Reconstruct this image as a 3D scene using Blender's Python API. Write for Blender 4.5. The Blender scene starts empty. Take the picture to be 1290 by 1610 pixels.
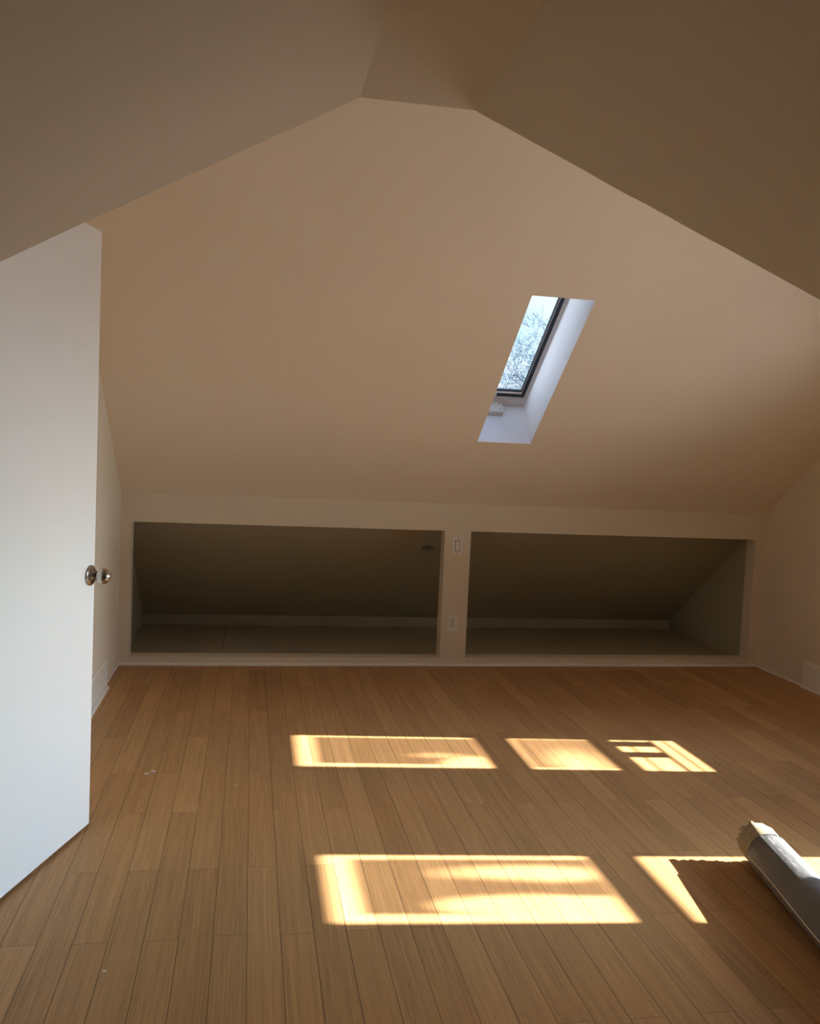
import bpy, bmesh, math, random
import numpy as np
from mathutils import Vector, Matrix
from mathutils.geometry import tessellate_polygon

C = bpy.context.scene.collection
scene = bpy.context.scene

# ------------------------------------------------------------------ camera
def make_camera():
    f, yaw, pitch, roll = 1404.93, 0.1778, 0.0629, 0.0440
    fw = Vector((math.sin(yaw) * math.cos(pitch), math.cos(yaw) * math.cos(pitch), -math.sin(pitch)))
    r = Vector((math.cos(yaw), -math.sin(yaw), 0)); u = r.cross(fw)
    r2 = r * math.cos(roll) + u * math.sin(roll); u2 = -r * math.sin(roll) + u * math.cos(roll)
    cam = bpy.data.cameras.new('camera'); o = bpy.data.objects.new('camera', cam); C.objects.link(o)
    cam.sensor_fit = 'HORIZONTAL'; cam.sensor_width = 36; cam.lens = f * 36 / 1290
    cam.clip_start = .02; cam.clip_end = 500
    m = Matrix.Identity(4)
    for i in range(3):
        m[i][0] = r2[i]; m[i][1] = u2[i]; m[i][2] = -fw[i]
    m.translation = (0, 0, 1.45)
    o.matrix_world = m
    scene.camera = o
make_camera()

# ------------------------------------------------------------------ sun, sky, exposure
SUN_DIR = Vector((-1, .088, -.477)).normalized()          # the way the light travels
sun = bpy.data.lights.new('sun', 'SUN'); sun.energy = 30; sun.angle = math.radians(.53); sun.color = (1, .96, .90)
so = bpy.data.objects.new('sun', sun); C.objects.link(so)
so.rotation_euler = SUN_DIR.to_track_quat('-Z', 'Y').to_euler(); so.location = (9, 0, 6)

def make_world():
    w = bpy.data.worlds.new('sky'); scene.world = w; w.use_nodes = True
    nt = w.node_tree; nt.nodes.clear(); N = nt.nodes.new; L = nt.links.new
    out = N('ShaderNodeOutputWorld'); bg = N('ShaderNodeBackground'); L(bg.outputs[0], out.inputs[0])
    tc = N('ShaderNodeTexCoord'); sep = N('ShaderNodeSeparateXYZ'); L(tc.outputs['Generated'], sep.inputs[0])
    # zenith to horizon to ground
    cr = N('ShaderNodeValToRGB'); mr = N('ShaderNodeMapRange'); mr.inputs[1].default_value = -1; mr.inputs[2].default_value = 1
    L(sep.outputs['Z'], mr.inputs[0]); L(mr.outputs[0], cr.inputs[0])
    e = cr.color_ramp.elements
    e[0].position = 0; e[0].color = (.26, .29, .32, 1)
    e[1].position = 1; e[1].color = (.26, .48, 1.0, 1)
    for p, c in ((.47, (.30, .34, .37, 1)), (.50, (.62, .86, .97, 1)), (.62, (.40, .70, 1.0, 1))):
        x = e.new(p); x.color = c
    # thin cloud
    nz = N('ShaderNodeTexNoise'); nz.inputs['Scale'].default_value = 7; nz.inputs['Detail'].default_value = 5
    L(tc.outputs['Generated'], nz.inputs['Vector'])
    ncr = N('ShaderNodeMapRange'); ncr.inputs[1].default_value = .46; ncr.inputs[2].default_value = .70
    L(nz.outputs[0], ncr.inputs[0])
    mx = N('ShaderNodeMixRGB'); mx.inputs[2].default_value = (1, 1, 1, 1); L(ncr.outputs[0], mx.inputs[0]); L(cr.outputs[0], mx.inputs[1])
    # clouds only above the horizon
    ab = N('ShaderNodeMath'); ab.operation = 'GREATER_THAN'; ab.inputs[1].default_value = 0; L(sep.outputs['Z'], ab.inputs[0])
    mm = N('ShaderNodeMath'); mm.operation = 'MULTIPLY'; L(ab.outputs[0], mm.inputs[0]); L(ncr.outputs[0], mm.inputs[1]); L(mm.outputs[0], mx.inputs[0])
    wm = N('ShaderNodeMapRange'); wm.interpolation_type = 'SMOOTHSTEP'; wm.inputs[1].default_value = .34; wm.inputs[2].default_value = .85; L(sep.outputs['X'], wm.inputs[0])
    wx = N('ShaderNodeMixRGB'); wx.blend_type = 'MULTIPLY'; wx.inputs[2].default_value = (1.14, 1.0, .93, 1); L(wm.outputs[0], wx.inputs[0]); L(mx.outputs[0], wx.inputs[1])
    L(wx.outputs[0], bg.inputs[0])
    # hazy glow around the low sun
    dp = N('ShaderNodeVectorMath'); dp.operation = 'DOT_PRODUCT'; L(tc.outputs['Generated'], dp.inputs[0]); dp.inputs[1].default_value = tuple(-SUN_DIR)
    d0 = N('ShaderNodeMath'); d0.operation = 'MAXIMUM'; d0.inputs[1].default_value = 0; L(dp.outputs['Value'], d0.inputs[0])
    acc = SKY_FAR
    for amp, n in GLOW:
        pw = N('ShaderNodeMath'); pw.operation = 'POWER'; pw.inputs[1].default_value = n; L(d0.outputs[0], pw.inputs[0])
        ma = N('ShaderNodeMath'); ma.operation = 'MULTIPLY_ADD'; ma.inputs[1].default_value = amp; L(pw.outputs[0], ma.inputs[0])
        if isinstance(acc, float): ma.inputs[2].default_value = acc
        else: L(acc, ma.inputs[2])
        acc = ma.outputs[0]
    # added bright lobe low in the east, to light door and left floor
    hz = N('ShaderNodeVectorMath'); hz.operation = 'DOT_PRODUCT'; L(tc.outputs['Generated'], hz.inputs[0])
    hz.inputs[1].default_value = tuple(Vector((1, -.088, math.tan(math.radians(9)))).normalized())
    h0 = N('ShaderNodeMath'); h0.operation = 'MAXIMUM'; h0.inputs[1].default_value = 0; L(hz.outputs['Value'], h0.inputs[0])
    hp = N('ShaderNodeMath'); hp.operation = 'POWER'; hp.inputs[1].default_value = EAST_FILL[1]; L(h0.outputs[0], hp.inputs[0])
    hm = N('ShaderNodeMath'); hm.operation = 'MULTIPLY_ADD'; hm.inputs[1].default_value = EAST_FILL[0]; L(hp.outputs[0], hm.inputs[0]); L(acc, hm.inputs[2])
    acc = hm.outputs[0]
    # added brightness below the horizon on the sun's side, lifts the ceiling slopes
    st = N('ShaderNodeMapRange'); st.interpolation_type = 'SMOOTHSTEP'; st.inputs[1].default_value = .34; st.inputs[2].default_value = .80; st.inputs[3].default_value = 0; st.inputs[4].default_value = LAND_FILL
    L(sep.outputs['X'], st.inputs[0])
    lz = N('ShaderNodeMapRange'); lz.inputs[1].default_value = .01; lz.inputs[2].default_value = -.03; L(sep.outputs['Z'], lz.inputs[0])
    la = N('ShaderNodeMath'); la.operation = 'MULTIPLY_ADD'; L(st.outputs[0], la.inputs[0]); L(lz.outputs[0], la.inputs[1]); L(acc, la.inputs[2])
    L(la.outputs[0], bg.inputs[1])
LAND_FILL = 40.0
SKY_FAR, GLOW = .85, ((3.0, 3.0), (25.0, 14.0))
EAST_FILL = (95.0, 26.0)
make_world()

vs = scene.view_settings
vs.view_transform = 'Standard'; vs.look = 'None'; vs.exposure = 0.74; vs.gamma = 1; vs.use_curve_mapping = False
cy = scene.cycles
cy.max_bounces = 20; cy.diffuse_bounces = 12; cy.glossy_bounces = 4; cy.transparent_max_bounces = 12
cy.caustics_reflective = False; cy.caustics_refractive = False
cy.use_denoising = True; cy.sample_clamp_indirect = 6

def portal(name, loc, xaxis, yaxis, sx, sy):              # sampling portal in a window opening
    l = bpy.data.lights.new(name, 'AREA'); l.shape = 'RECTANGLE'; l.size = sx; l.size_y = sy
    l.cycles.is_portal = True
    o = bpy.data.objects.new(name, l); C.objects.link(o)
    x = Vector(xaxis).normalized(); y = Vector(yaxis).normalized(); z = x.cross(y)
    o.matrix_world = Matrix(((x[0], y[0], z[0], loc[0]), (x[1], y[1], z[1], loc[1]), (x[2], y[2], z[2], loc[2]), (0, 0, 0, 1)))
    return o

# ------------------------------------------------------------------ measures (metres)
YK = 6.003; XL = -.821; XR = 3.744; H = 2.877; Y0 = 3.677; B = .75
X1, X2 = .384, .859; CL, CR = 1.0, 1.12
BW, BX0, BL = .0995, -.4649, .943                      # board width, phase, length
slope = lambda y: H - B * (y - Y0)
near = lambda y: H - B * (Y0 - y)

# ------------------------------------------------------------------ helpers
def link(name, me, parent=None, mats=()):
    o = bpy.data.objects.new(name, me); C.objects.link(o)
    for m in mats: me.materials.append(m)
    if parent: o.parent = parent
    return o

def tag(o, label, cat, group=None, kind=None):
    if label: o['label'] = label
    if cat: o['category'] = cat
    if group: o['group'] = group
    if kind: o['kind'] = kind
    return o

def obj(name, bm, mat, parent=None, smooth=False):
    me = bpy.data.meshes.new(name); bmesh.ops.recalc_face_normals(bm, faces=bm.faces)
    bm.to_mesh(me); bm.free()
    if smooth:
        for p in me.polygons: p.use_smooth = True
    return link(name, me, parent, mat if isinstance(mat, (list, tuple)) else (mat,))

def bx(bm, x0, x1, y0, y1, z0, z1, bevel=0, mi=0, mtx=None):
    r = bmesh.ops.create_cube(bm, size=1)
    for v in r['verts']:
        v.co = Vector((x0 + (v.co.x + .5) * (x1 - x0), y0 + (v.co.y + .5) * (y1 - y0), z0 + (v.co.z + .5) * (z1 - z0)))
    fs = list({f for v in r['verts'] for f in v.link_faces})
    for f in fs: f.material_index = mi
    vs_ = r['verts']
    if bevel:
        ed = list({e for v in r['verts'] for e in v.link_edges})
        rr = bmesh.ops.bevel(bm, geom=ed, offset=bevel, segments=2, affect='EDGES', profile=.5)
        vs_ = list({v for f in rr['faces'] for v in f.verts})
    if mtx is not None:
        bmesh.ops.transform(bm, matrix=mtx, verts=vs_)
    return vs_

def slab(bm, loops, off, mi=0, mi_side=None):
    """closed slab from an outline and hole loops; the back is the front moved by off"""
    off = Vector(off)
    lv = [[Vector(p) for p in l] for l in loops]
    flat = [p for l in lv for p in l]
    tris = tessellate_polygon(lv)
    F = [bm.verts.new(p) for p in flat]; K = [bm.verts.new(p + off) for p in flat]
    for t in tris:
        try:
            a = bm.faces.new([F[i] for i in t]); a.material_index = mi
            b = bm.faces.new([K[i] for i in reversed(t)]); b.material_index = mi
        except ValueError: pass
    s = 0
    for l in lv:
        n = len(l)
        for i in range(n):
            a, b = s + i, s + (i + 1) % n
            f = bm.faces.new([F[a], F[b], K[b], K[a]])
            f.material_index = mi if (mi_side is None or s == 0) else mi_side
        s += n

def lathe(bm, prof, origin, axis, seg=32, mi=0):
    """prof: list of (distance along axis, radius)"""
    a = Vector(axis).normalized(); t = Vector((0, 0, 1)) if abs(a.z) < .9 else Vector((1, 0, 0))
    u = a.cross(t).normalized(); w = a.cross(u); o = Vector(origin)
    rings = []
    for d, r in prof:
        if r < 1e-6: rings.append([bm.verts.new(o + a * d)])
        else: rings.append([bm.verts.new(o + a * d + (u * math.cos(k * 2 * math.pi / seg) + w * math.sin(k * 2 * math.pi / seg)) * r) for k in range(seg)])
    for p, q in zip(rings, rings[1:]):
        for k in range(seg):
            k2 = (k + 1) % seg
            if len(p) == 1 and len(q) == 1: break
            if len(p) == 1: f = bm.faces.new([p[0], q[k], q[k2]])
            elif len(q) == 1: f = bm.faces.new([p[k], q[0], p[k2]])
            else: f = bm.faces.new([p[k], q[k], q[k2], p[k2]])
            f.material_index = mi

def prism(bm, prof, a, b, udir, vdir, mi=0):
    """profile (u,v) swept from a to b"""
    a, b, ud, vd = Vector(a), Vector(b), Vector(udir), Vector(vdir)
    A = [bm.verts.new(a + ud * u + vd * v) for u, v in prof]; Bv = [bm.verts.new(b + ud * u + vd * v) for u, v in prof]
    n = len(prof)
    for i in range(n):
        f = bm.faces.new([A[i], A[(i + 1) % n], Bv[(i + 1) % n], Bv[i]]); f.material_index = mi
    bm.faces.new(A).material_index = mi; bm.faces.new(list(reversed(Bv))).material_index = mi

# ------------------------------------------------------------------ materials
def mat(name):
    m = bpy.data.materials.new(name); m.use_nodes = True
    nt = m.node_tree; nt.nodes.clear()
    out = nt.nodes.new('ShaderNodeOutputMaterial'); p = nt.nodes.new('ShaderNodeBsdfPrincipled')
    nt.links.new(p.outputs[0], out.inputs[0])
    return m, nt, p

def paint(name, col, rough=.6, bump=.15, scale=90, mottling=.03):
    m, nt, p = mat(name); N = nt.nodes.new; L = nt.links.new
    tc = N('ShaderNodeTexCoord')
    n1 = N('ShaderNodeTexNoise'); n1.inputs['Scale'].default_value = 1.7; n1.inputs['Detail'].default_value = 3
    L(tc.outputs['Object'], n1.inputs['Vector'])
    mr = N('ShaderNodeMapRange'); mr.inputs[3].default_value = 1 - mottling; mr.inputs[4].default_value = 1 + mottling
    L(n1.outputs[0], mr.inputs[0])
    mx = N('ShaderNodeVectorMath'); mx.operation = 'SCALE'; mx.inputs[0].default_value = col[:3]; L(mr.outputs[0], mx.inputs['Scale'])
    L(mx.outputs[0], p.inputs['Base Color'])
    n2 = N('ShaderNodeTexNoise'); n2.inputs['Scale'].default_value = scale; n2.inputs['Detail'].default_value = 4
    L(tc.outputs['Object'], n2.inputs['Vector'])
    n3 = N('ShaderNodeTexNoise'); n3.inputs['Scale'].default_value = 3.1; L(tc.outputs['Object'], n3.inputs['Vector'])
    ad = N('ShaderNodeMath'); ad.operation = 'MULTIPLY_ADD'; ad.inputs[1].default_value = 4; L(n3.outputs[0], ad.inputs[0]); L(n2.outputs[0], ad.inputs[2])
    b = N('ShaderNodeBump'); b.inputs['Strength'].default_value = bump; b.inputs['Distance'].default_value = .002
    L(ad.outputs[0], b.inputs['Height']); L(b.outputs[0], p.inputs['Normal'])
    p.inputs['Roughness'].default_value = rough; p.inputs['Specular IOR Level'].default_value = .3
    return m

M = {}
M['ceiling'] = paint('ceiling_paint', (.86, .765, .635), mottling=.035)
M['dormer'] = paint('dormer_ceiling_shade', (.49, .43, .335), mottling=.035)  # darker than the main ceiling: shade put into the colour
M['dim_rear'] = paint('dim_rear_tone', (.36, .32, .26))  # unseen rear walls: shade put into a dark tone to soak up light
M['wall'] = paint('wall_paint', (.74, .665, .535))
M['shaft'] = paint('shaft_paint', (.80, .80, .82), bump=.05)
M['trim'] = paint('trim_paint', (.80, .77, .71), rough=.4, bump=.05)
M['door'] = paint('door_paint', (.84, .83, .81), rough=.38, bump=.03, mottling=.01)
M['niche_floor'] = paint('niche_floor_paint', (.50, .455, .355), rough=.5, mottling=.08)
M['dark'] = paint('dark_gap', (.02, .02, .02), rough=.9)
M['niche'] = paint('niche_shade', (.47, .425, .315), rough=.8, mottling=.06)  # shade inside the niches put into a darker tone
M['groove'] = paint('groove_paint', (.25, .21, .16), rough=.9)
M['plastic'] = paint('white_plastic', (.80, .77, .74), rough=.3, bump=0)
M['screw'] = paint('screw_metal', (.10, .08, .06), rough=.5, bump=0)
M['batt'] = paint('cavity_insulation', (.08, .09, .075), rough=.95, bump=1, scale=40, mottling=.3)
M['chip'] = paint('plaster_crumb', (.85, .82, .78), rough=.8)
M['bark'] = paint('bark', (.07, .10, .14), rough=.9, mottling=.2)
M['roofing'] = paint('roof_frame_white', (.70, .70, .70), rough=.4, bump=0)
M['frame_grey'] = paint('frame_primer', (.52, .49, .47), rough=.5, bump=0)
M['steel'] = paint('grey_flashing', (.25, .27, .30), rough=.6, bump=0)
M['black'] = paint('black_gasket', (.008, .012, .018), rough=.35, bump=0)

def metal(name, col, rough):
    m, nt, p = mat(name); p.inputs['Base Color'].default_value = (*col, 1); p.inputs['Metallic'].default_value = 1
    p.inputs['Roughness'].default_value = rough; return m
M['nickel'] = metal('satin_nickel', (.46, .43, .39), .24)

def glass_mat(name, tint, sun_mask=None):
    """clear pane; film = mask function giving how much of the light gets through"""
    m = bpy.data.materials.new(name); m.use_nodes = True; nt = m.node_tree; nt.nodes.clear(); N = nt.nodes.new; L = nt.links.new
    out = N('ShaderNodeOutputMaterial'); tr = N('ShaderNodeBsdfTransparent'); gl = N('ShaderNodeBsdfGlossy')
    gl.inputs['Roughness'].default_value = .02
    tr.inputs[0].default_value = (*tint, 1)
    mx = N('ShaderNodeMixShader'); mx.inputs[0].default_value = .04
    L(tr.outputs[0], mx.inputs[1]); L(gl.outputs[0], mx.inputs[2]); L(mx.outputs[0], out.inputs[0])
    if sun_mask:
        tc = N('ShaderNodeTexCoord'); sep = N('ShaderNodeSeparateXYZ')
        nz = N('ShaderNodeTexNoise'); nz.inputs['Scale'].default_value = 9; L(tc.outputs['Object'], nz.inputs['Vector'])
        va = N('ShaderNodeVectorMath'); va.operation = 'MULTIPLY_ADD'; va.inputs[1].default_value = (.04, .04, .04); L(nz.outputs['Color'], va.inputs[0]); L(tc.outputs['Object'], va.inputs[2])
        L(va.outputs[0], sep.inputs[0])
        def op(o, a, b, clamp=False):
            n = N('ShaderNodeMath'); n.operation = o; n.use_clamp = clamp
            for i, q in enumerate((a, b)):
                if q is None: continue
                if isinstance(q, (int, float)): n.inputs[i].default_value = q
                else: L(q, n.inputs[i])
            return n.outputs[0]
        acc = None
        for (cy_, cz, ry, rz, gain, soft) in sun_mask[1]:
            dy = op('DIVIDE', op('SUBTRACT', sep.outputs['Y'], cy_ + .02), ry); dz = op('DIVIDE', op('SUBTRACT', sep.outputs['Z'], cz + .02), rz)
            d = op('SQRT', op('ADD', op('MULTIPLY', dy, dy), op('MULTIPLY', dz, dz)), None)
            k = op('MULTIPLY', op('DIVIDE', op('SUBTRACT', 1, d), soft, True), gain)
            acc = k if acc is None else op('ADD', acc, k)
        base = sun_mask[0]
        val = op('ADD', acc, base) if acc is not None else None
        if val is not None:
            val = op('MAXIMUM', op('MINIMUM', val, 1.0), base)
            cmb = N('ShaderNodeCombineColor'); L(val, cmb.inputs[0]); L(val, cmb.inputs[1]); L(val, cmb.inputs[2])
            L(cmb.outputs[0], tr.inputs[0])
        else: tr.inputs[0].default_value = (base, base, base, 1)
    return m
M['glass'] = glass_mat('window_glass', (.96, .98, .98))

def floor_mat():
    m, nt, p = mat('bamboo_planks'); N = nt.nodes.new; L = nt.links.new
    def op(o, a, b=None, c=None, clamp=False):
        n = N('ShaderNodeMath'); n.operation = o; n.use_clamp = clamp
        for i, q in enumerate((a, b, c)):
            if q is None: continue
            if isinstance(q, (int, float)): n.inputs[i].default_value = q
            else: L(q, n.inputs[i])
        return n.outputs[0]
    tc = N('ShaderNodeTexCoord'); sep = N('ShaderNodeSeparateXYZ'); L(tc.outputs['Object'], sep.inputs[0])
    X, Y = sep.outputs['X'], sep.outputs['Y']
    u = op('DIVIDE', op('SUBTRACT', X, BX0), BW)
    i = op('FLOOR', u); fu = op('SUBTRACT', u, i)
    par = op('MODULO', op('ADD', i, 100), 2)                     # 0 even, 1 odd
    wn0 = N('ShaderNodeTexWhiteNoise'); wn0.noise_dimensions = '1D'; L(i, wn0.inputs['W'])
    jit = op('MULTIPLY', op('SUBTRACT', wn0.outputs['Value'], .5), .012)
    ys = op('ADD', op('SUBTRACT', Y, op('ADD', 2.618, op('MULTIPLY', par, .442))), jit)
    v = op('DIVIDE', ys, BL); j = op('FLOOR', v); fv = op('SUBTRACT', v, j)
    # per-board random tone
    cb = N('ShaderNodeCombineXYZ'); L(i, cb.inputs[0]); L(j, cb.inputs[1])
    wn = N('ShaderNodeTexWhiteNoise'); wn.noise_dimensions = '3D'; L(cb.outputs[0], wn.inputs['Vector'])
    rnd = wn.outputs['Value']
    # strands ~4 mm wide, long along y
    sc = N('ShaderNodeCombineXYZ'); L(op('MULTIPLY', X, 330), sc.inputs[0]); L(op('MULTIPLY', Y, 3.2), sc.inputs[1]); L(op('MULTIPLY', rnd, 40), sc.inputs[2])
    g1 = N('ShaderNodeTexNoise'); g1.inputs['Scale'].default_value = 1; g1.inputs['Detail'].default_value = 2; L(sc.outputs[0], g1.inputs['Vector'])
    sc2 = N('ShaderNodeCombineXYZ'); L(op('MULTIPLY', X, 60), sc2.inputs[0]); L(op('MULTIPLY', Y, 1.2), sc2.inputs[1]); L(op('MULTIPLY', rnd, 70), sc2.inputs[2])
    g2 = N('ShaderNodeTexNoise'); g2.inputs['Scale'].default_value = 1; g2.inputs['Detail'].default_value = 3; L(sc2.outputs[0], g2.inputs['Vector'])
    # short dark node marks
    sc3 = N('ShaderNodeCombineXYZ'); L(op('MULTIPLY', X, 260), sc3.inputs[0]); L(op('MULTIPLY', Y, 28), sc3.inputs[1]); L(op('MULTIPLY', rnd, 11), sc3.inputs[2])
    g3 = N('ShaderNodeTexNoise'); g3.inputs['Scale'].default_value = 1; g3.inputs['Detail'].default_value = 1; L(sc3.outputs[0], g3.inputs['Vector'])
    mark = op('MULTIPLY', op('SUBTRACT', g3.outputs[0], .64, None, False), 6, None, True)
    tone = op('ADD', op('ADD', op('MULTIPLY', op('SUBTRACT', rnd, .5), .19), op('MULTIPLY', op('SUBTRACT', g1.outputs[0], .5), .85)),
              op('MULTIPLY', op('SUBTRACT', g2.outputs[0], .5), .38))
    tone = op('SUBTRACT', op('ADD', tone, 1.0), op('MULTIPLY', mark, .30))
    # gaps
    wu = .018; wv = .0020
    eu = op('MINIMUM', fu, op('SUBTRACT', 1, fu)); ev = op('MINIMUM', fv, op('SUBTRACT', 1, fv))
    gu = op('SUBTRACT', 1, op('DIVIDE', eu, wu, None, True)); gv = op('SUBTRACT', 1, op('DIVIDE', ev, wv, None, True))
    gap = op('MAXIMUM', gu, op('MULTIPLY', gv, .7))
    base = N('ShaderNodeMixRGB'); base.inputs[1].default_value = (.45, .245, .102, 1); base.inputs[2].default_value = (.495, .282, .122, 1)
    L(wn.outputs['Color'], base.inputs[0])
    sv = N('ShaderNodeVectorMath'); sv.operation = 'SCALE'; L(base.outputs[0], sv.inputs[0]); L(tone, sv.inputs['Scale'])
    gm = N('ShaderNodeMixRGB'); gm.inputs[2].default_value = (.05, .022, .010, 1); L(op('MULTIPLY', gap, .95), gm.inputs[0]); L(sv.outputs[0], gm.inputs[1])
    L(gm.outputs[0], p.inputs['Base Color'])
    p.inputs['Roughness'].default_value = .48
    p.inputs['Specular IOR Level'].default_value = .22
    b = N('ShaderNodeBump'); b.inputs['Strength'].default_value = .25; b.inputs['Distance'].default_value = .001
    L(op('SUBTRACT', op('MULTIPLY', g1.outputs[0], .25), gap), b.inputs['Height']); L(b.outputs[0], p.inputs['Normal'])
    return m
M['floor'] = floor_mat()

def foil_mat():
    m, nt, p = mat('foil_facing'); N = nt.nodes.new; L = nt.links.new
    tc = N('ShaderNodeTexCoord')
    n = N('ShaderNodeTexNoise'); n.inputs['Scale'].default_value = 26; n.inputs['Detail'].default_value = 5; L(tc.outputs['Object'], n.inputs['Vector'])
    uv = N('ShaderNodeUVMap')
    sp = N('ShaderNodeSeparateXYZ'); L(uv.outputs[0], sp.inputs[0])
    def tri(s, k):
        a = N('ShaderNodeMath'); a.operation = 'MULTIPLY'; a.inputs[1].default_value = k; L(s, a.inputs[0])
        b = N('ShaderNodeMath'); b.operation = 'PINGPONG'; b.inputs[1].default_value = .5; L(a.outputs[0], b.inputs[0]); return b.outputs[0]
    mx = N('ShaderNodeMath'); mx.operation = 'MINIMUM'; L(tri(sp.outputs[0], 150), mx.inputs[0]); L(tri(sp.outputs[1], 80), mx.inputs[1])
    cl = N('ShaderNodeMapRange'); cl.inputs[2].default_value = .30; L(mx.outputs[0], cl.inputs[0])
    ad = N('ShaderNodeMath'); ad.operation = 'MULTIPLY_ADD'; ad.inputs[1].default_value = 2.2; L(n.outputs[0], ad.inputs[0])
    inv = N('ShaderNodeMath'); inv.operation = 'MULTIPLY'; inv.inputs[1].default_value = -.5; L(cl.outputs[0], inv.inputs[0]); L(inv.outputs[0], ad.inputs[2])
    b = N('ShaderNodeBump'); b.inputs['Strength'].default_value = 1.0; b.inputs['Distance'].default_value = .0045; L(ad.outputs[0], b.inputs['Height']); L(b.outputs[0], p.inputs['Normal'])
    cr = N('ShaderNodeMixRGB'); cr.inputs[1].default_value = (.14, .13, .115, 1); cr.inputs[2].default_value = (.33, .34, .36, 1); L(cl.outputs[0], cr.inputs[0]); L(cr.outputs[0], p.inputs['Base Color'])
    p.inputs['Metallic'].default_value = .5; p.inputs['Roughness'].default_value = .36; p.inputs['Specular IOR Level'].default_value = .3
    return m
M['foil'] = foil_mat()

def kraft_mat():
    m, nt, p = mat('fibre_board'); N = nt.nodes.new; L = nt.links.new
    uv = N('ShaderNodeUVMap'); sp = N('ShaderNodeSeparateXYZ'); L(uv.outputs[0], sp.inputs[0])
    a = N('ShaderNodeMath'); a.operation = 'MULTIPLY'; a.inputs[1].default_value = 700; L(sp.outputs[1], a.inputs[0])
    s = N('ShaderNodeMath'); s.operation = 'SINE'; L(a.outputs[0], s.inputs[0])
    tc = N('ShaderNodeTexCoord')
    n = N('ShaderNodeTexNoise'); n.inputs['Scale'].default_value = 60; n.inputs['Detail'].default_value = 5; L(tc.outputs['Object'], n.inputs['Vector'])
    ad = N('ShaderNodeMath'); ad.operation = 'MULTIPLY_ADD'; ad.inputs[1].default_value = .35; L(s.outputs[0], ad.inputs[0]); ad.inputs[1].default_value = .15; L(n.outputs[0], ad.inputs[2])
    cr = N('ShaderNodeMixRGB'); cr.inputs[1].default_value = (.17, .12, .065, 1); cr.inputs[2].default_value = (.48, .40, .26, 1); L(ad.outputs[0], cr.inputs[0]); L(cr.outputs[0], p.inputs['Base Color'])
    b = N('ShaderNodeBump'); b.inputs['Strength'].default_value = .5; b.inputs['Distance'].default_value = .003; L(ad.outputs[0], b.inputs['Height']); L(b.outputs[0], p.inputs['Normal'])
    p.inputs['Roughness'].default_value = .85
    return m
M['kraft'] = kraft_mat()

# ------------------------------------------------------------------ the room
def struct(name, bm, m, label, cat, smooth=False):
    return tag(obj(name, bm, m, smooth=smooth), label, cat, kind='structure')

bm = bmesh.new(); slab(bm, [[(XL, -3.6, 0), (2.419, -3.6, 0), (2.419, 1.348, 0), (XR, 1.348, 0), (XR, YK + .05, 0), (XL, YK + .05, 0)]], (0, 0, -.12))
struct('floor', bm, M['floor'], 'long narrow bamboo floorboards running towards the low back wall', 'floor')

# niche floor of painted panels with thin seams
bm = bmesh.new()
def panel_row(xs, y0, y1):
    for a, b in zip(xs, xs[1:]):
        bx(bm, a + .0015, b - .0015, y0, y1, -.10, -.001, bevel=.0012)
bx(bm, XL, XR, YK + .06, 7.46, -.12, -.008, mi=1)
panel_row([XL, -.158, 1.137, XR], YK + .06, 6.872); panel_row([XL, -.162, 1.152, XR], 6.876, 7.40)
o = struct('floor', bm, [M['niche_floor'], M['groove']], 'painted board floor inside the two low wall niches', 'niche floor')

# far slope: opening for the roof window, rough hole in the niche
SX0, SX1 = 1.385, 1.7275; SY0, SY1 = 4.455, 5.437
rnd = random.Random(4)
hc = Vector((1.316, 6.492, slope(6.492))); su = Vector((1, 0, 0)); sv_ = Vector((0, -.8, .6))
hole = []
for k in range(26):
    a = k * 2 * math.pi / 26
    ca, sa = math.cos(a), math.sin(a)
    ru = .057 * (abs(ca) ** .7) * (1 if ca > 0 else -1); rv = .043 * (abs(sa) ** .8) * (1 if sa > 0 else -1)
    j = 1 + rnd.uniform(-.07, .07)
    hole.append(hc + su * ru * j + sv_ * rv * j)
YB = 7.44; YM = YK + .09
outer = [(XL, Y0, H), (XR, Y0, H), (XR, YM, slope(YM)), (XL, YM, slope(YM))]
outer2 = [(XL, YM, slope(YM)), (XR, YM, slope(YM)), (XR, YB, slope(YB)), (XL, YB, slope(YB))]
sky = [(SX0, SY0, slope(SY0)), (SX1, SY0, slope(SY0)), (SX1, SY1, slope(SY1)), (SX0, SY1, slope(SY1))]
bm = bmesh.new()
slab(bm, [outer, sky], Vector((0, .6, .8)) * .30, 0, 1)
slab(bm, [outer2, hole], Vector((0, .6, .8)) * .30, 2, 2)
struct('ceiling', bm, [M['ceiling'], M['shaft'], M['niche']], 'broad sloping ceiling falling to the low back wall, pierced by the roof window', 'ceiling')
# the cavity behind the rough hole
bm = bmesh.new()
nrm = Vector((0, .6, .8))
for k in range(26): pass
slab(bm, [[hc + su * a + sv_ * b + nrm * .06 for a, b in ((-.11, -.09), (.11, -.09), (.11, .09), (-.11, .09))]], nrm * .20)
o = obj('ceiling', bm, M['batt']); tag(o, 'grey insulation seen through the rough hole in the niche slope', 'insulation', kind='structure')

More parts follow.
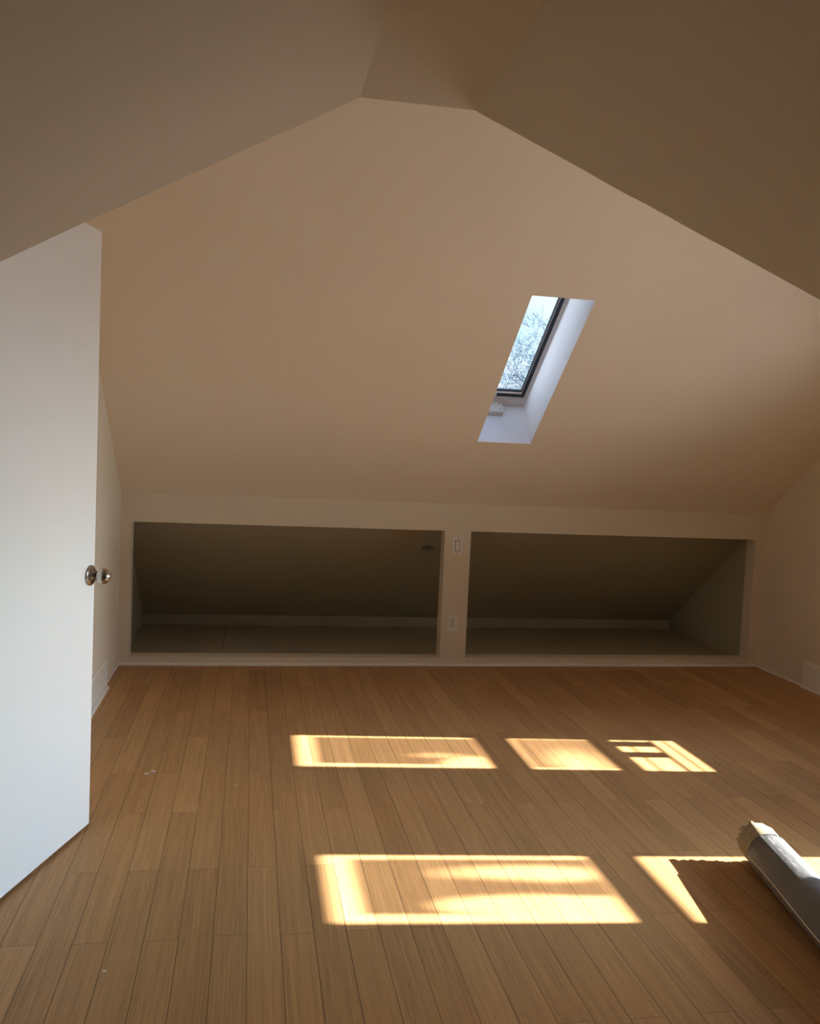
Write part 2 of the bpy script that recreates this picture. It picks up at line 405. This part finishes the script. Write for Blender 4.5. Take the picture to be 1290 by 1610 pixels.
# near slopes and dormer ceiling
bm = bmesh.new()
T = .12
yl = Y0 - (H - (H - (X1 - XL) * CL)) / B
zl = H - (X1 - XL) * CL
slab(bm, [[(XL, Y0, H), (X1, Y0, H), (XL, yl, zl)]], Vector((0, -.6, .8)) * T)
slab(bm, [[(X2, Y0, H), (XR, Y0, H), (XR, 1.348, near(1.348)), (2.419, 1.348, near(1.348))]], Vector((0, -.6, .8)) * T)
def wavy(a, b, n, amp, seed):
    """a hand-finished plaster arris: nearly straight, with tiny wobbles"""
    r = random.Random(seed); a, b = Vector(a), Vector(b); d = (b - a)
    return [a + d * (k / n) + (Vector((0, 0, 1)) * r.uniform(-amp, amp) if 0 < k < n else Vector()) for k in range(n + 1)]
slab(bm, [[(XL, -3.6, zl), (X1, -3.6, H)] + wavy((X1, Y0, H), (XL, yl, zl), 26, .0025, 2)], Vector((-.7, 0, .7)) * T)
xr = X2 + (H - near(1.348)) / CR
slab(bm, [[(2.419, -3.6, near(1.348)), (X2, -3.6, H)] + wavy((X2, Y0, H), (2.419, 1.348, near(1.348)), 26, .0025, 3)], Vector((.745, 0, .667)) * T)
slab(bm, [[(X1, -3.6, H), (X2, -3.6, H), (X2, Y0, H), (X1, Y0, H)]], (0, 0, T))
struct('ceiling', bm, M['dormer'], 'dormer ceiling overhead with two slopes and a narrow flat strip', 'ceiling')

# walls
bm = bmesh.new()
slab(bm, [[(XL, -3.6, -.12), (XL, YM, -.12), (XL, YM, slope(YM)), (XL, Y0, H), (XL, yl, zl), (XL, -3.6, zl)]], (-.11, 0, 0))
struct('wall_left', bm, M['wall'], 'plain left gable wall behind the open door', 'wall')

bm = bmesh.new()
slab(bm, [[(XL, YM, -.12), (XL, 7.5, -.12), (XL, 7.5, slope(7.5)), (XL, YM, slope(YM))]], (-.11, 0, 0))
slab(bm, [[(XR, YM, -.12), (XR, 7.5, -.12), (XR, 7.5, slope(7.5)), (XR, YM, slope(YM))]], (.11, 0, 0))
struct('wall_niche', bm, M['niche'], 'side walls inside the two niches, shade put into the tone', 'wall')
W1 = dict(y0=3.715, y1=4.225, z0=.66, z1=1.72); W2 = dict(y0=2.325, y1=2.855, z0=.66, z1=1.715)
def rect_x(w): return [(XR, w['y0'], w['z0']), (XR, w['y1'], w['z0']), (XR, w['y1'], w['z1']), (XR, w['y0'], w['z1'])]
bm = bmesh.new()
slab(bm, [[(XR, 1.348, -.12), (XR, YM, -.12), (XR, YM, slope(YM)), (XR, Y0, H), (XR, 1.348, near(1.348))], rect_x(W1), rect_x(W2)], (.11, 0, 0))
struct('wall_right', bm, M['wall'], 'right gable wall with two small sash windows and a stepped baseboard', 'wall')

bm = bmesh.new()
OA = (-.752, 1.331); OB = (1.5152, 3.672); OT, OS = .9446, .057
front = [(XL, YK, 0), (XR, YK, 0), (XR, YK, 1.133), (XL, YK, 1.133)]
opn = [[(a, YK, OS), (b, YK, OS), (b, YK, OT), (a, YK, OT)] for a, b in (OA, OB)]
slab(bm, [front] + opn, (0, .115, 0))
struct('wall_back', bm, M['wall'], 'low cream knee wall with two wide open storage niches', 'wall')
bm = bmesh.new(); bx(bm, XL, XR, 7.405, 7.43, -.01, .092, bevel=.003)
struct('trim_1', bm, M['niche_floor'], 'pale low board along the back of both niches', 'trim')

bm = bmesh.new(); bx(bm, 2.419, XR, 1.248, 1.348, 0, near(1.348))
bx(bm, 2.419, 2.519, -3.6, 1.25, 0, near(1.348))
struct('wall_front', bm, M['dim_rear'], 'low walls beside the dormer behind the viewer', 'wall')
bm = bmesh.new()
slab(bm, [[(XL, -3.6, 0), (2.419, -3.6, 0), (2.419, -3.6, near(1.348)), (X2, -3.6, H), (X1, -3.6, H), (XL, -3.6, zl)]], (0, -.1, 0))
struct('wall_dormer', bm, M['dim_rear'], 'plain end wall of the dormer behind the viewer', 'wall')

# baseboards and shoe mouldings
qr = [(0, 0), (.016, 0), (.0155, .006), (.013, .0115), (.008, .0155), (0, .017)]
bb = [(0, 0), (.016, 0), (.016, .116), (.011, .121), (.013, .128), (.013, .150), (.009, .158), (.007, .166), (0, .168)]
bb2 = [(0, 0), (.016, 0), (.016, .125), (.008, .129), (.008, .133), (.020, .139), (.020, .158), (.016, .168), (.008, .180), (0, .182)]
bm = bmesh.new(); prism(bm, bb, (XL, 2.93, 0), (XL, 5.49, 0), (1, 0, 0), (0, 0, 1))
bl = struct('baseboard_left', bm, M['trim'], 'tall white baseboard ending short of the back left corner', 'baseboard')
bm = bmesh.new(); prism(bm, qr, (XL + .016, 2.93, 0), (XL + .016, 5.43, 0), (1.3, 0, 0), (0, 0, 1.1))
obj('shoe_moulding', bm, M['trim'], bl)
bm = bmesh.new(); bx(bm, XL, XL + .012, 5.43, YK, 0, .022, bevel=.004)
struct('trim_2', bm, M['trim'], 'thin caulked strip along the left wall by the back corner', 'trim')
bm = bmesh.new(); prism(bm, bb2, (XR, 1.36, 0), (XR, 5.41, 0), (-1, 0, 0), (0, 0, 1))
struct('baseboard_right', bm, M['trim'], 'white capped baseboard starting part way along the right wall', 'baseboard')
bm = bmesh.new(); prism(bm, qr, (XR - .0, 5.41, 0), (XR - .0, YK, 0), (-.8, 0, 0), (0, 0, 1)); prism(bm, qr, (XR - .016, 1.36, 0), (XR - .016, 5.41, 0), (-1, 0, 0), (0, 0, 1))
struct('trim_3', bm, M['trim'], 'slim shoe moulding along the foot of the right wall', 'trim')
bm = bmesh.new(); prism(bm, qr, (XL, YK, 0), (XR, YK, 0), (0, -.8, 0), (0, 0, 1))
struct('trim_4', bm, M['trim'], 'slim white moulding along the foot of the low back wall', 'trim')

# ------------------------------------------------------------------ side windows
GX = 3.80
def sash_window(name, w, panes, label, shade_bars=None, sun_masks=()):
    e = bpy.data.objects.new(name, None); C.objects.link(e); e.location = (GX, (w['y0'] + w['y1']) / 2, w['z0'])
    tag(e, label, 'window', kind='structure')
    inv = Matrix.Translation(-e.location)
    def part(nm, b, m, parent=e):
        bmesh.ops.transform(b, matrix=inv, verts=b.verts)
        return obj(nm, b, m, parent)
    y0, y1, z0, z1 = w['y0'], w['y1'], w['z0'], w['z1']
    # sash frame: a slab with one hole for each pane
    b = bmesh.new()
    zc = [p[0] for p in panes] + [p[1] for p in panes]
    loops = [[(GX - .012, y0, z0), (GX - .012, y1, z0), (GX - .012, y1, z1), (GX - .012, y0, z1)]]
    for (a, c, ya, yb) in panes: loops.append([(GX - .012, ya, a), (GX - .012, yb, a), (GX - .012, yb, c), (GX - .012, ya, c)])
    slab(b, loops, (.024, 0, 0)); part('sash', b, M['trim'])
    for (a, c, ya, yb), fm in zip(panes, sun_masks):
        if fm is None: continue
        b = bmesh.new(); bx(b, GX - .002, GX + .002, ya + fm[1], yb - fm[2], a + fm[3], c - fm[4])
        pn = part('glass_pane', b, fm[0])
    if shade_bars:
        b = bmesh.new()
        for (ya, yb, za, zb) in shade_bars: bx(b, GX - .006, GX + .006, ya, yb, za, zb)
        part('shadow_bars', b, M['trim'])  # unseen bars added to cast the cell shadows in the sun patch
    # interior casing and stool
    b = bmesh.new()
    bx(b, XR - .016, XR, y0 - .06, y0, z0 - .02, z1 + .06, bevel=.003); bx(b, XR - .016, XR, y1, y1 + .06, z0 - .02, z1 + .06, bevel=.003)
    bx(b, XR - .016, XR, y0, y1, z1, z1 + .06, bevel=.003); part('casing', b, M['trim'])
    b = bmesh.new(); bx(b, XR - .035, GX - .015, y0 - .005, y1 + .005, z0 - .02, z0 + .002); bx(b, XR - .035, XR, y0 - .075, y1 + .075, z0 - .022, z0 + .0015, bevel=.003)
    bx(b, XR - .014, XR, y0 - .06, y1 + .06, z0 - .085, z0 - .022, bevel=.003); part('window_sill', b, M['trim'])
    portal(name + '_portal', (XR + .11, (y0 + y1) / 2, (z0 + z1) / 2), (0, 1, 0), (0, 0, 1), y1 - y0, z1 - z0)
    # the portal's -Z must look into the room
    return e
def gm(name, base, ell): return glass_mat(name, (1, 1, 1), (base, ell))
# object coordinates of a pane mesh: y from the window centre, z from the opening's foot
fa = gm('sun_mask_pane', .40, [(-.15, .60, .11, .13, .8, .5), (-.05, .70, .05, .10, .3, .7)])  # unseen masks added to shape bright and dim areas of the sun patches
fb = gm('sun_mask_pane', .50, [(-.17, .38, .30, .10, .45, .8)])
fc = gm('sun_mask_pane', .40, [(.10, .66, .08, .20, .6, .6), (-.13, .66, .10, .22, .9, .5), (-.02, .60, .05, .08, -.3, .5)])
sash_window('window_1', W1,
    [(1.250, 1.690, 3.748, 4.195), (.960, 1.166, 3.744, 4.195), (.737, .908, 3.740, 4.197)],
    'small sash window in the right wall nearer the back wall',
    shade_bars=[(4.095, 4.175, .808, .906), (3.93, 4.01, .808, .906), (3.741, 4.19, .800, .808), (3.741, 4.19, .866, .870), (3.741, 4.19, .766, .768)],
    sun_masks=[(fa, .040, .018, .010, .042), (fb, .022, .008, .006, .012), (M['glass'], 0, 0, 0, 0)])
sash_window('window_2', W2,
    [(1.209, 1.675, 2.355, 2.823), (.700, 1.122, 2.353, 2.823)],
    'small sash window in the right wall nearer the foil roll',
    sun_masks=[(fc, .050, .026, .010, .048), (M['glass'], 0, 0, 0, 0)])

# ------------------------------------------------------------------ roof window
def roof_window():
    org = Vector((SX0, SY1, slope(SY1)))
    R = Matrix(((1, 0, 0), (0, -.8, .6), (0, .6, .8)))      # columns: across, up the slope, outward
    m4 = Matrix.Translation(org) @ R.to_4x4()
    # R columns must be across=(1,0,0), up=(0,-.8,.6), out=(0,.6,.8)
    m4 = Matrix(((1, 0, 0, org.x), (0, -.8, .6, org.y), (0, .6, .8, org.z), (0, 0, 0, 1)))
    e = bpy.data.objects.new('window_3', None); C.objects.link(e); e.matrix_world = m4
    tag(e, 'narrow roof window deep in the far slope with black gasket and branches outside', 'window', kind='structure')
    W = SX1 - SX0; Lh = (SY1 - SY0) * 1.25
    def ring(b, i0, i1, d0, d1, bot0=None, bot1=None, mi=0):
        """ring between inset i0 and inset i1"""
        b0 = i0 if bot0 is None else bot0; b1 = i1 if bot1 is None else bot1
        slab(b, [[(i0, b0, d0), (W - i0, b0, d0), (W - i0, Lh - i0, d0), (i0, Lh - i0, d0)],
                 [(i1, b1, d0), (W - i1, b1, d0), (W - i1, Lh - i1, d0), (i1, Lh - i1, d0)]], (0, 0, d1 - d0), mi)
    b = bmesh.new(); ring(b, 0, .0225, .300, .345, 0, .066); ring(b, .001, .0235, .306, .36, .001, .088); obj('frame', b, M['frame_grey'], e)
    b = bmesh.new(); ring(b, .0235, .048, .3035, .318, .0885, .119); ring(b, .051, .058, .305, .318, .137, .148); obj('gasket', b, M['black'], e)
    b = bmesh.new(); ring(b, .048, .051, .304, .318, .119, .137); obj('sash', b, M['roofing'], e)
    b = bmesh.new(); bx(b, .056, W - .056, .146, Lh - .056, .309, .314); obj('glass_pane', b, M['glass'], e)
    b = bmesh.new(); ring(b, -.05, -.001, .345, .352, -.05, -.001); ring(b, -.08, -.035, .352, .46, -.08, -.035); obj('flashing_sun_curb', b, M['steel'], e)  # raised outer curb added to keep direct sun off the shaft
    b = bmesh.new(); bx(b, .05, .135, .086, .122, .300, .309, bevel=.002); obj('bracket', b, M['roofing'], e)
    # lock housing on the bottom rail
    x0, x1 = .04, .192
    b = bmesh.new(); bx(b, x0, x1, .001, .034, .226, .304, bevel=.006); box = obj('latch_box', b, M['plastic'], e)
    b = bmesh.new(); bx(b, x0 - .01, x1 - .006, .001, .030, .214, .2262, bevel=.002); obj('latch_base', b, M['frame_grey'], box)
    for dx, dd in ((-.022, .290), (-.022, .243), (-.12, .290), (-.12, .243)):
        b = bmesh.new(); lathe(b, [(0, 0), (0, .0042), (.0025, .0036), (.0025, 0)], (x1 + dx, .034, dd), (0, 1, 0), 10); obj('screw', b, M['screw'], box)
    c = m4 @ Vector((W / 2, Lh / 2, .42))
    portal('window_3_portal', c, (1, 0, 0), (0, -.8, .6), W + .04, Lh + .04)
roof_window()

# ------------------------------------------------------------------ door
def door():
    P = Vector((-.559, 3.441, 0)); dd = Vector((-.289, -.957, 0)).normalized(); n = Vector((.957, -.289, 0)).normalized()
    Wd = .66
    hinge = P + dd * Wd
    e = bpy.data.objects.new('door_1', None); C.objects.link(e)
    xa = -dd
    m4 = Matrix(((xa.x, -n.x, 0, hinge.x), (xa.y, -n.y, 0, hinge.y), (0, 0, 1, 0), (0, 0, 0, 1)))
    e.matrix_world = m4
    tag(e, 'flush white door standing open at the left, lit from the right', 'door', kind='structure')
    b = bmesh.new(); bx(b, 0, Wd, 0, .035, .014, 2.209, bevel=.0015); obj('door_panel', b, M['door'], e)
    k = m4.inverted() @ Vector((-.5693, 3.4071, .961))
    kx, kz = k.x, k.z
    b = bmesh.new(); lathe(b, [(0, 0), (0, .038), (.003, .0385), (.006, .036), (.009, .028), (.0105, .018), (.012, .012), (.024, .0115), (.024, 0)], (kx, -.0001, kz), (0, -1, 0), 40)
    ro = obj('door_knob', b, M['nickel'], e, smooth=True); ro['label'] = 'round satin metal knob on its rosette'
    b = bmesh.new()
    R_ = .0295; cyc = .050; pr = [(.020, 0), (.021, .0125)]
    for t in range(3, 17):
        a = math.pi * t / 18 + .0; pr.append((cyc - R_ * math.cos(a), R_ * math.sin(a)))
    pr += [(cyc + R_ * .985, .0095), (cyc + R_ * .93, .009), (cyc + R_ * .93, .006), (cyc + R_ * 1.05, .0055), (cyc + R_ * 1.05, 0)]
    lathe(b, pr, (kx, 0, kz), (0, -1, 0), 40); obj('knob_ball', b, M['nickel'], ro, smooth=True)
    b = bmesh.new()
    for z in (.25, 1.10, 1.95):
        lathe(b, [(0, 0), (0, .007), (.09, .007), (.09, 0)], (-.008, .004, z - .045), (0, 0, 1), 12)
    obj('hinge', b, M['nickel'], e)
door()
bm = bmesh.new(); bx(bm, XL, XL + .045, 2.735, 2.835, 0, 2.12, bevel=.003)
struct('trim_5', bm, M['trim'], 'white jamb post carrying the open door', 'trim')

# ------------------------------------------------------------------ switch and outlet on the centre post
def place(name, x, z, label, cat):
    e = bpy.data.objects.new(name, None); C.objects.link(e); e.location = (x, YK, z); return tag(e, label, cat)
sw = place('light_switch', 1.422, .842, 'white rocker light switch, the upper plate on the post between the niches', 'light switch')
b = bmesh.new()
slab(b, [[(-.038, -.008, -.060), (.038, -.008, -.060), (.038, -.008, .060), (-.038, -.008, .060)], [(-.0185, -.008, -.036), (.0185, -.008, -.036), (.0185, -.008, .036), (-.0185, -.008, .036)]], (0, .006, 0))
obj('wall_plate', b, M['plastic'], sw)
b = bmesh.new(); bx(b, -.0185, .0185, -.002, 0, -.036, .036); obj('switch_gap', b, M['dark'], sw)
b = bmesh.new(); bx(b, -.0145, .0145, -.0110, -.001, -.0325, .0325, bevel=.0015, mtx=Matrix.Rotation(.06, 4, 'X')); obj('rocker', b, M['plastic'], sw)
for z in (-.049, .049):
    b = bmesh.new(); lathe(b, [(0, 0), (0, .0040), (.001, .0038), (.001, 0)], (.001, -.008, z), (0, -1, 0), 12); obj('screw', b, M['screw'], sw)
ot = place('power_outlet', 1.413, .3045, 'white duplex power outlet, the lower plate on the post between the niches', 'power outlet')
b = bmesh.new()
def oval(cz, r=.0172, hh=.0135, n=24):
    pts = []
    for k in range(n):
        a = 2 * math.pi * k / n; pts.append((r * math.cos(a), -.006, cz + max(-hh, min(hh, r * math.sin(a)))))
    return pts
slab(b, [[(-.0385, -.008, -.059), (.0385, -.008, -.059), (.0385, -.008, .059), (-.0385, -.008, .059)], oval(.0205), oval(-.0205)], (0, .006, 0))
obj('wall_plate', b, M['plastic'], ot)
b = bmesh.new(); bx(b, -.022, .022, -.001, 0, -.04, .04); obj('outlet_gap', b, M['dark'], ot)
for cz in (.0205, -.0205):
    b = bmesh.new()
    pts = [(p[0] * .88, -.0085, cz + (p[2] - cz) * .88) for p in oval(cz)]
    slab(b, [pts], (0, .0065, 0)); so_ = obj('socket', b, M['plastic'], ot)
    b = bmesh.new()
    for dx, hh in ((-.0065, .0048), (.0065, .0040)): bx(b, dx - .0016, dx + .0016, -.0092, -.008, cz + .003 - hh, cz + .003 + hh)
    lathe(b, [(0, 0), (0, .003), (.001, .003), (.001, 0)], (0, -.0082, cz - .0085), (0, -1, 0), 10)
    obj('slots', b, M['dark'], so_)
b = bmesh.new(); lathe(b, [(0, 0), (0, .003), (.001, .0028), (.001, 0)], (0, -.008, 0), (0, -1, 0), 12); obj('screw', b, M['screw'], ot)

# ------------------------------------------------------------------ foil roll
def roll():
    xa, s, Rd = 1.9045, .179, .0752
    ax = Vector((s, 1, 0)).normalized()
    P0 = Vector((xa + s * (1.45 - 3), 1.45, Rd + .001)); Lr = (2.846 - 1.45) / ax.y
    e = bpy.data.objects.new('insulation_roll', None); C.objects.link(e); e.location = (P0.x, P0.y, 0)
    tag(e, 'silver foil insulation roll with a ragged tan end lying on the sunlit floor', 'insulation roll')
    side = Vector((ax.y, -ax.x, 0)); up = Vector((0, 0, 1)); r = random.Random(7)
    off = P0 - e.location
    def tube(name, m, y0, y1, rad, nseg=96, nl=60, jag=0, parent=e, thick=.004, wob=0, seed=1):
        b = bmesh.new(); uvl = b.loops.layers.uv.new('UVMap'); rr = random.Random(seed)
        js = []
        ph = [rr.uniform(0, 6.28) for _ in range(4)]
        for k in range(nseg + 1):
            a = 2 * math.pi * k / nseg
            js.append((.6 * math.sin(2 * a + ph[0]) + .4 * math.sin(5 * a + ph[1]) + .35 * math.sin(11 * a + ph[2]) + rr.uniform(-1, 1)) if jag else 0)
        js[-1] = js[0]
        def pt(k, t, rad_):
            a = 2 * math.pi * k / nseg
            d = y0 + (y1 - y0) * t + (js[k % nseg] * jag * t ** 3 if jag else 0)
            w = 1 + (wob * math.sin(3 * a + 9 * t + ph[3]) if wob else 0)
            fl = t ** 4 * jag * .25 * js[k % nseg] if jag else 0
            q = off + ax * d + (side * math.cos(a) + up * math.sin(a)) * (rad_ * w + fl)
            q.z = max(q.z, .0015)
            return q
        outer = [[b.verts.new(pt(k, i / nl, rad)) for k in range(nseg)] for i in range(nl + 1)]
        inner = [[b.verts.new(pt(k, i / nl, rad - thick)) for k in range(nseg)] for i in range(nl + 1)]
        def q(a4, i, k):
            f = b.faces.new(a4)
            for lp, (ii, kk) in zip(f.loops, ((i, k), (i, k + 1), (i + 1, k + 1), (i + 1, k))): lp[uvl].uv = (ii / nl * abs(y1 - y0), kk / nseg)
        for i in range(nl):
            for k in range(nseg):
                k2 = (k + 1) % nseg
                q([outer[i][k], outer[i][k2], outer[i + 1][k2], outer[i + 1][k]], i, k)
                q([inner[i][k], inner[i + 1][k], inner[i + 1][k2], inner[i][k2]], i, k)
        for k in range(nseg):
            k2 = (k + 1) % nseg
            b.faces.new([outer[0][k], inner[0][k], inner[0][k2], outer[0][k2]]); b.faces.new([outer[nl][k], outer[nl][k2], inner[nl][k2], inner[nl][k]])
        return obj(name, b, m, parent, smooth=True)
    tube('foil_wrap', M['foil'], 0, Lr, Rd, jag=.003, wob=.004, seed=3)
    tube('foil_layer', M['foil'], .0, Lr - .004, Rd * .8, nl=4, thick=.003)
    tube('fibre_collar', M['kraft'], Lr - .03, Lr + .112, Rd - .0030, nseg=110, nl=24, jag=.007, thick=.003, seed=11)
    tube('fibre_liner', M['kraft'], Lr - .03, Lr + .07, Rd * .86, nl=10, jag=.005, thick=.003, seed=5)
    # raised lap seam along the length, low on the near side
    b = bmesh.new(); uvl = b.loops.layers.uv.new('UVMap')
    n = 60; rows = []
    for i in range(n + 1):
        d = Lr * i / n * .997
        a0 = math.radians(182 + 3 * math.sin(i * .21)); row = []
        for da, dr in ((0, -.001), (.02, .0022), (.055, .003), (.085, .0022), (.10, -.001)):
            a = a0 + da; row.append(b.verts.new(off + ax * d + (side * math.cos(a) + up * math.sin(a)) * (Rd + dr)))
        rows.append(row)
    for p_, q_ in zip(rows, rows[1:]):
        for k in range(4): b.faces.new([p_[k], p_[k + 1], q_[k + 1], q_[k]])
    for rw in (rows[0], rows[-1]): b.faces.new(rw)
    for p_, q_ in zip(rows, rows[1:]): b.faces.new([p_[0], q_[0], q_[4], p_[4]])
    obj('lap_seam', b, metal('foil_edge', (.62, .55, .44), .45), e, smooth=False)
    # dark tape edge where the foil meets the collar
    b = bmesh.new()
    lathe(b, [(Lr + .0005, Rd - .004), (Lr + .0005, Rd + .0006), (Lr + .004, Rd + .0004), (Lr + .004, Rd - .004), (Lr + .0005, Rd - .004)], off, ax, 64)
    obj('tape_edge', b, M['screw'], e)
    # seam in the collar
    b = bmesh.new(); a = math.radians(188)
    for i in range(8):
        c0 = off + ax * (Lr + .004 + i * .0125) + (side * math.cos(a) + up * math.sin(a)) * (Rd - .0025)
        c1 = off + ax * (Lr + .004 + (i + 1) * .0125) + (side * math.cos(a) + up * math.sin(a)) * (Rd - .0025)
        prism(b, [(-.0006, -.001), (.0006, -.001), (.0006, .0003), (-.0006, .0003)], c0, c1, up, -side)
    obj('collar_seam', b, M['screw'], e)
roll()

# ------------------------------------------------------------------ crumbs on the floor
def chip(name, x, y, s, label, seed):
    r = random.Random(seed); b = bmesh.new()
    q = bmesh.ops.create_icosphere(b, subdivisions=2, radius=1)
    for v in b.verts:
        v.co *= 1 + r.uniform(-.25, .25); v.co = Vector((v.co.x * s * 1.5, v.co.y * s * .8, v.co.z * s * .35))
    z = min(v.co.z for v in b.verts)
    for v in b.verts: v.co.z -= z
    o = obj(name, b, M['chip']); o.location = (x, y, .0002); o.rotation_euler.z = r.uniform(-.4, .6)
    return tag(o, label, 'crumb')
chip('plaster_crumb', -.410, 3.985, .0075, 'white plaster crumb, left of the pair on the boards past the door', 1)
chip('plaster_crumb', -.388, 4.010, .0085, 'white plaster crumb, right of the pair on the boards past the door', 2)
chip('plaster_crumb', -.026, 3.824, .0045, 'lone tiny white crumb left of the sun patches', 3)
chip('plaster_crumb', -.353, 2.468, .0045, 'tiny pale crumb near the left bottom of the floor', 5)

# ------------------------------------------------------------------ bare tree beyond the roof window
def tree():
    r = random.Random(21); b = bmesh.new()
    def seg(a, c, r0, r1, n):
        d = (c - a).normalized(); t = Vector((0, 0, 1)) if abs(d.z) < .9 else Vector((1, 0, 0))
        u = d.cross(t).normalized(); w = d.cross(u)
        A = [b.verts.new(a + (u * math.cos(k * 6.2832 / n) + w * math.sin(k * 6.2832 / n)) * r0) for k in range(n)]
        Z = [b.verts.new(c + (u * math.cos(k * 6.2832 / n) + w * math.sin(k * 6.2832 / n)) * r1) for k in range(n)]
        for k in range(n): b.faces.new([A[k], A[(k + 1) % n], Z[(k + 1) % n], Z[k]])
    cnt = [0]
    def grow(p, d, L, rad, lev):
        if cnt[0] > 26000: return
        n = 6 if lev < 2 else 3
        steps = 6 if lev < 4 else 4
        q = p.copy(); dd = d.copy()
        for i in range(steps):
            dd = (dd + Vector((r.gauss(0, .13), r.gauss(0, .13), r.gauss(.035, .10)))).normalized()
            z = q + dd * L / steps
            r0 = rad * (1 - .85 * i / steps); r1 = rad * (1 - .85 * (i + 1) / steps)
            seg(q, z, max(r0, .006), max(r1, .006), n); cnt[0] += 1; q = z
            if lev < 6 and (i > 0 or lev > 0):
                for _ in range(2 if r.random() < (.50 if lev > 0 else .9) else 1):
                    ang = r.uniform(.5, 1.05); ax = Vector((r.gauss(0, 1), r.gauss(0, 1), r.gauss(0, .6))).cross(dd)
                    if ax.length > .01:
                        nd = Matrix.Rotation(ang, 3, ax.normalized()) @ dd
                        grow(q, nd, L * r.uniform(.50, .72), (r0 + r1) * .34, lev + 1)
    grow(Vector((0, 0, 0)), Vector((-.08, 0, 1)), 8.5, .20, 0)
    print('tree segments', cnt[0])
    o = obj('bare_tree', b, M['bark']); o.location = (8.7, 26, -3.6)
    tag(o, 'leafless tree seen against pale sky through the roof window', 'tree')
tree()
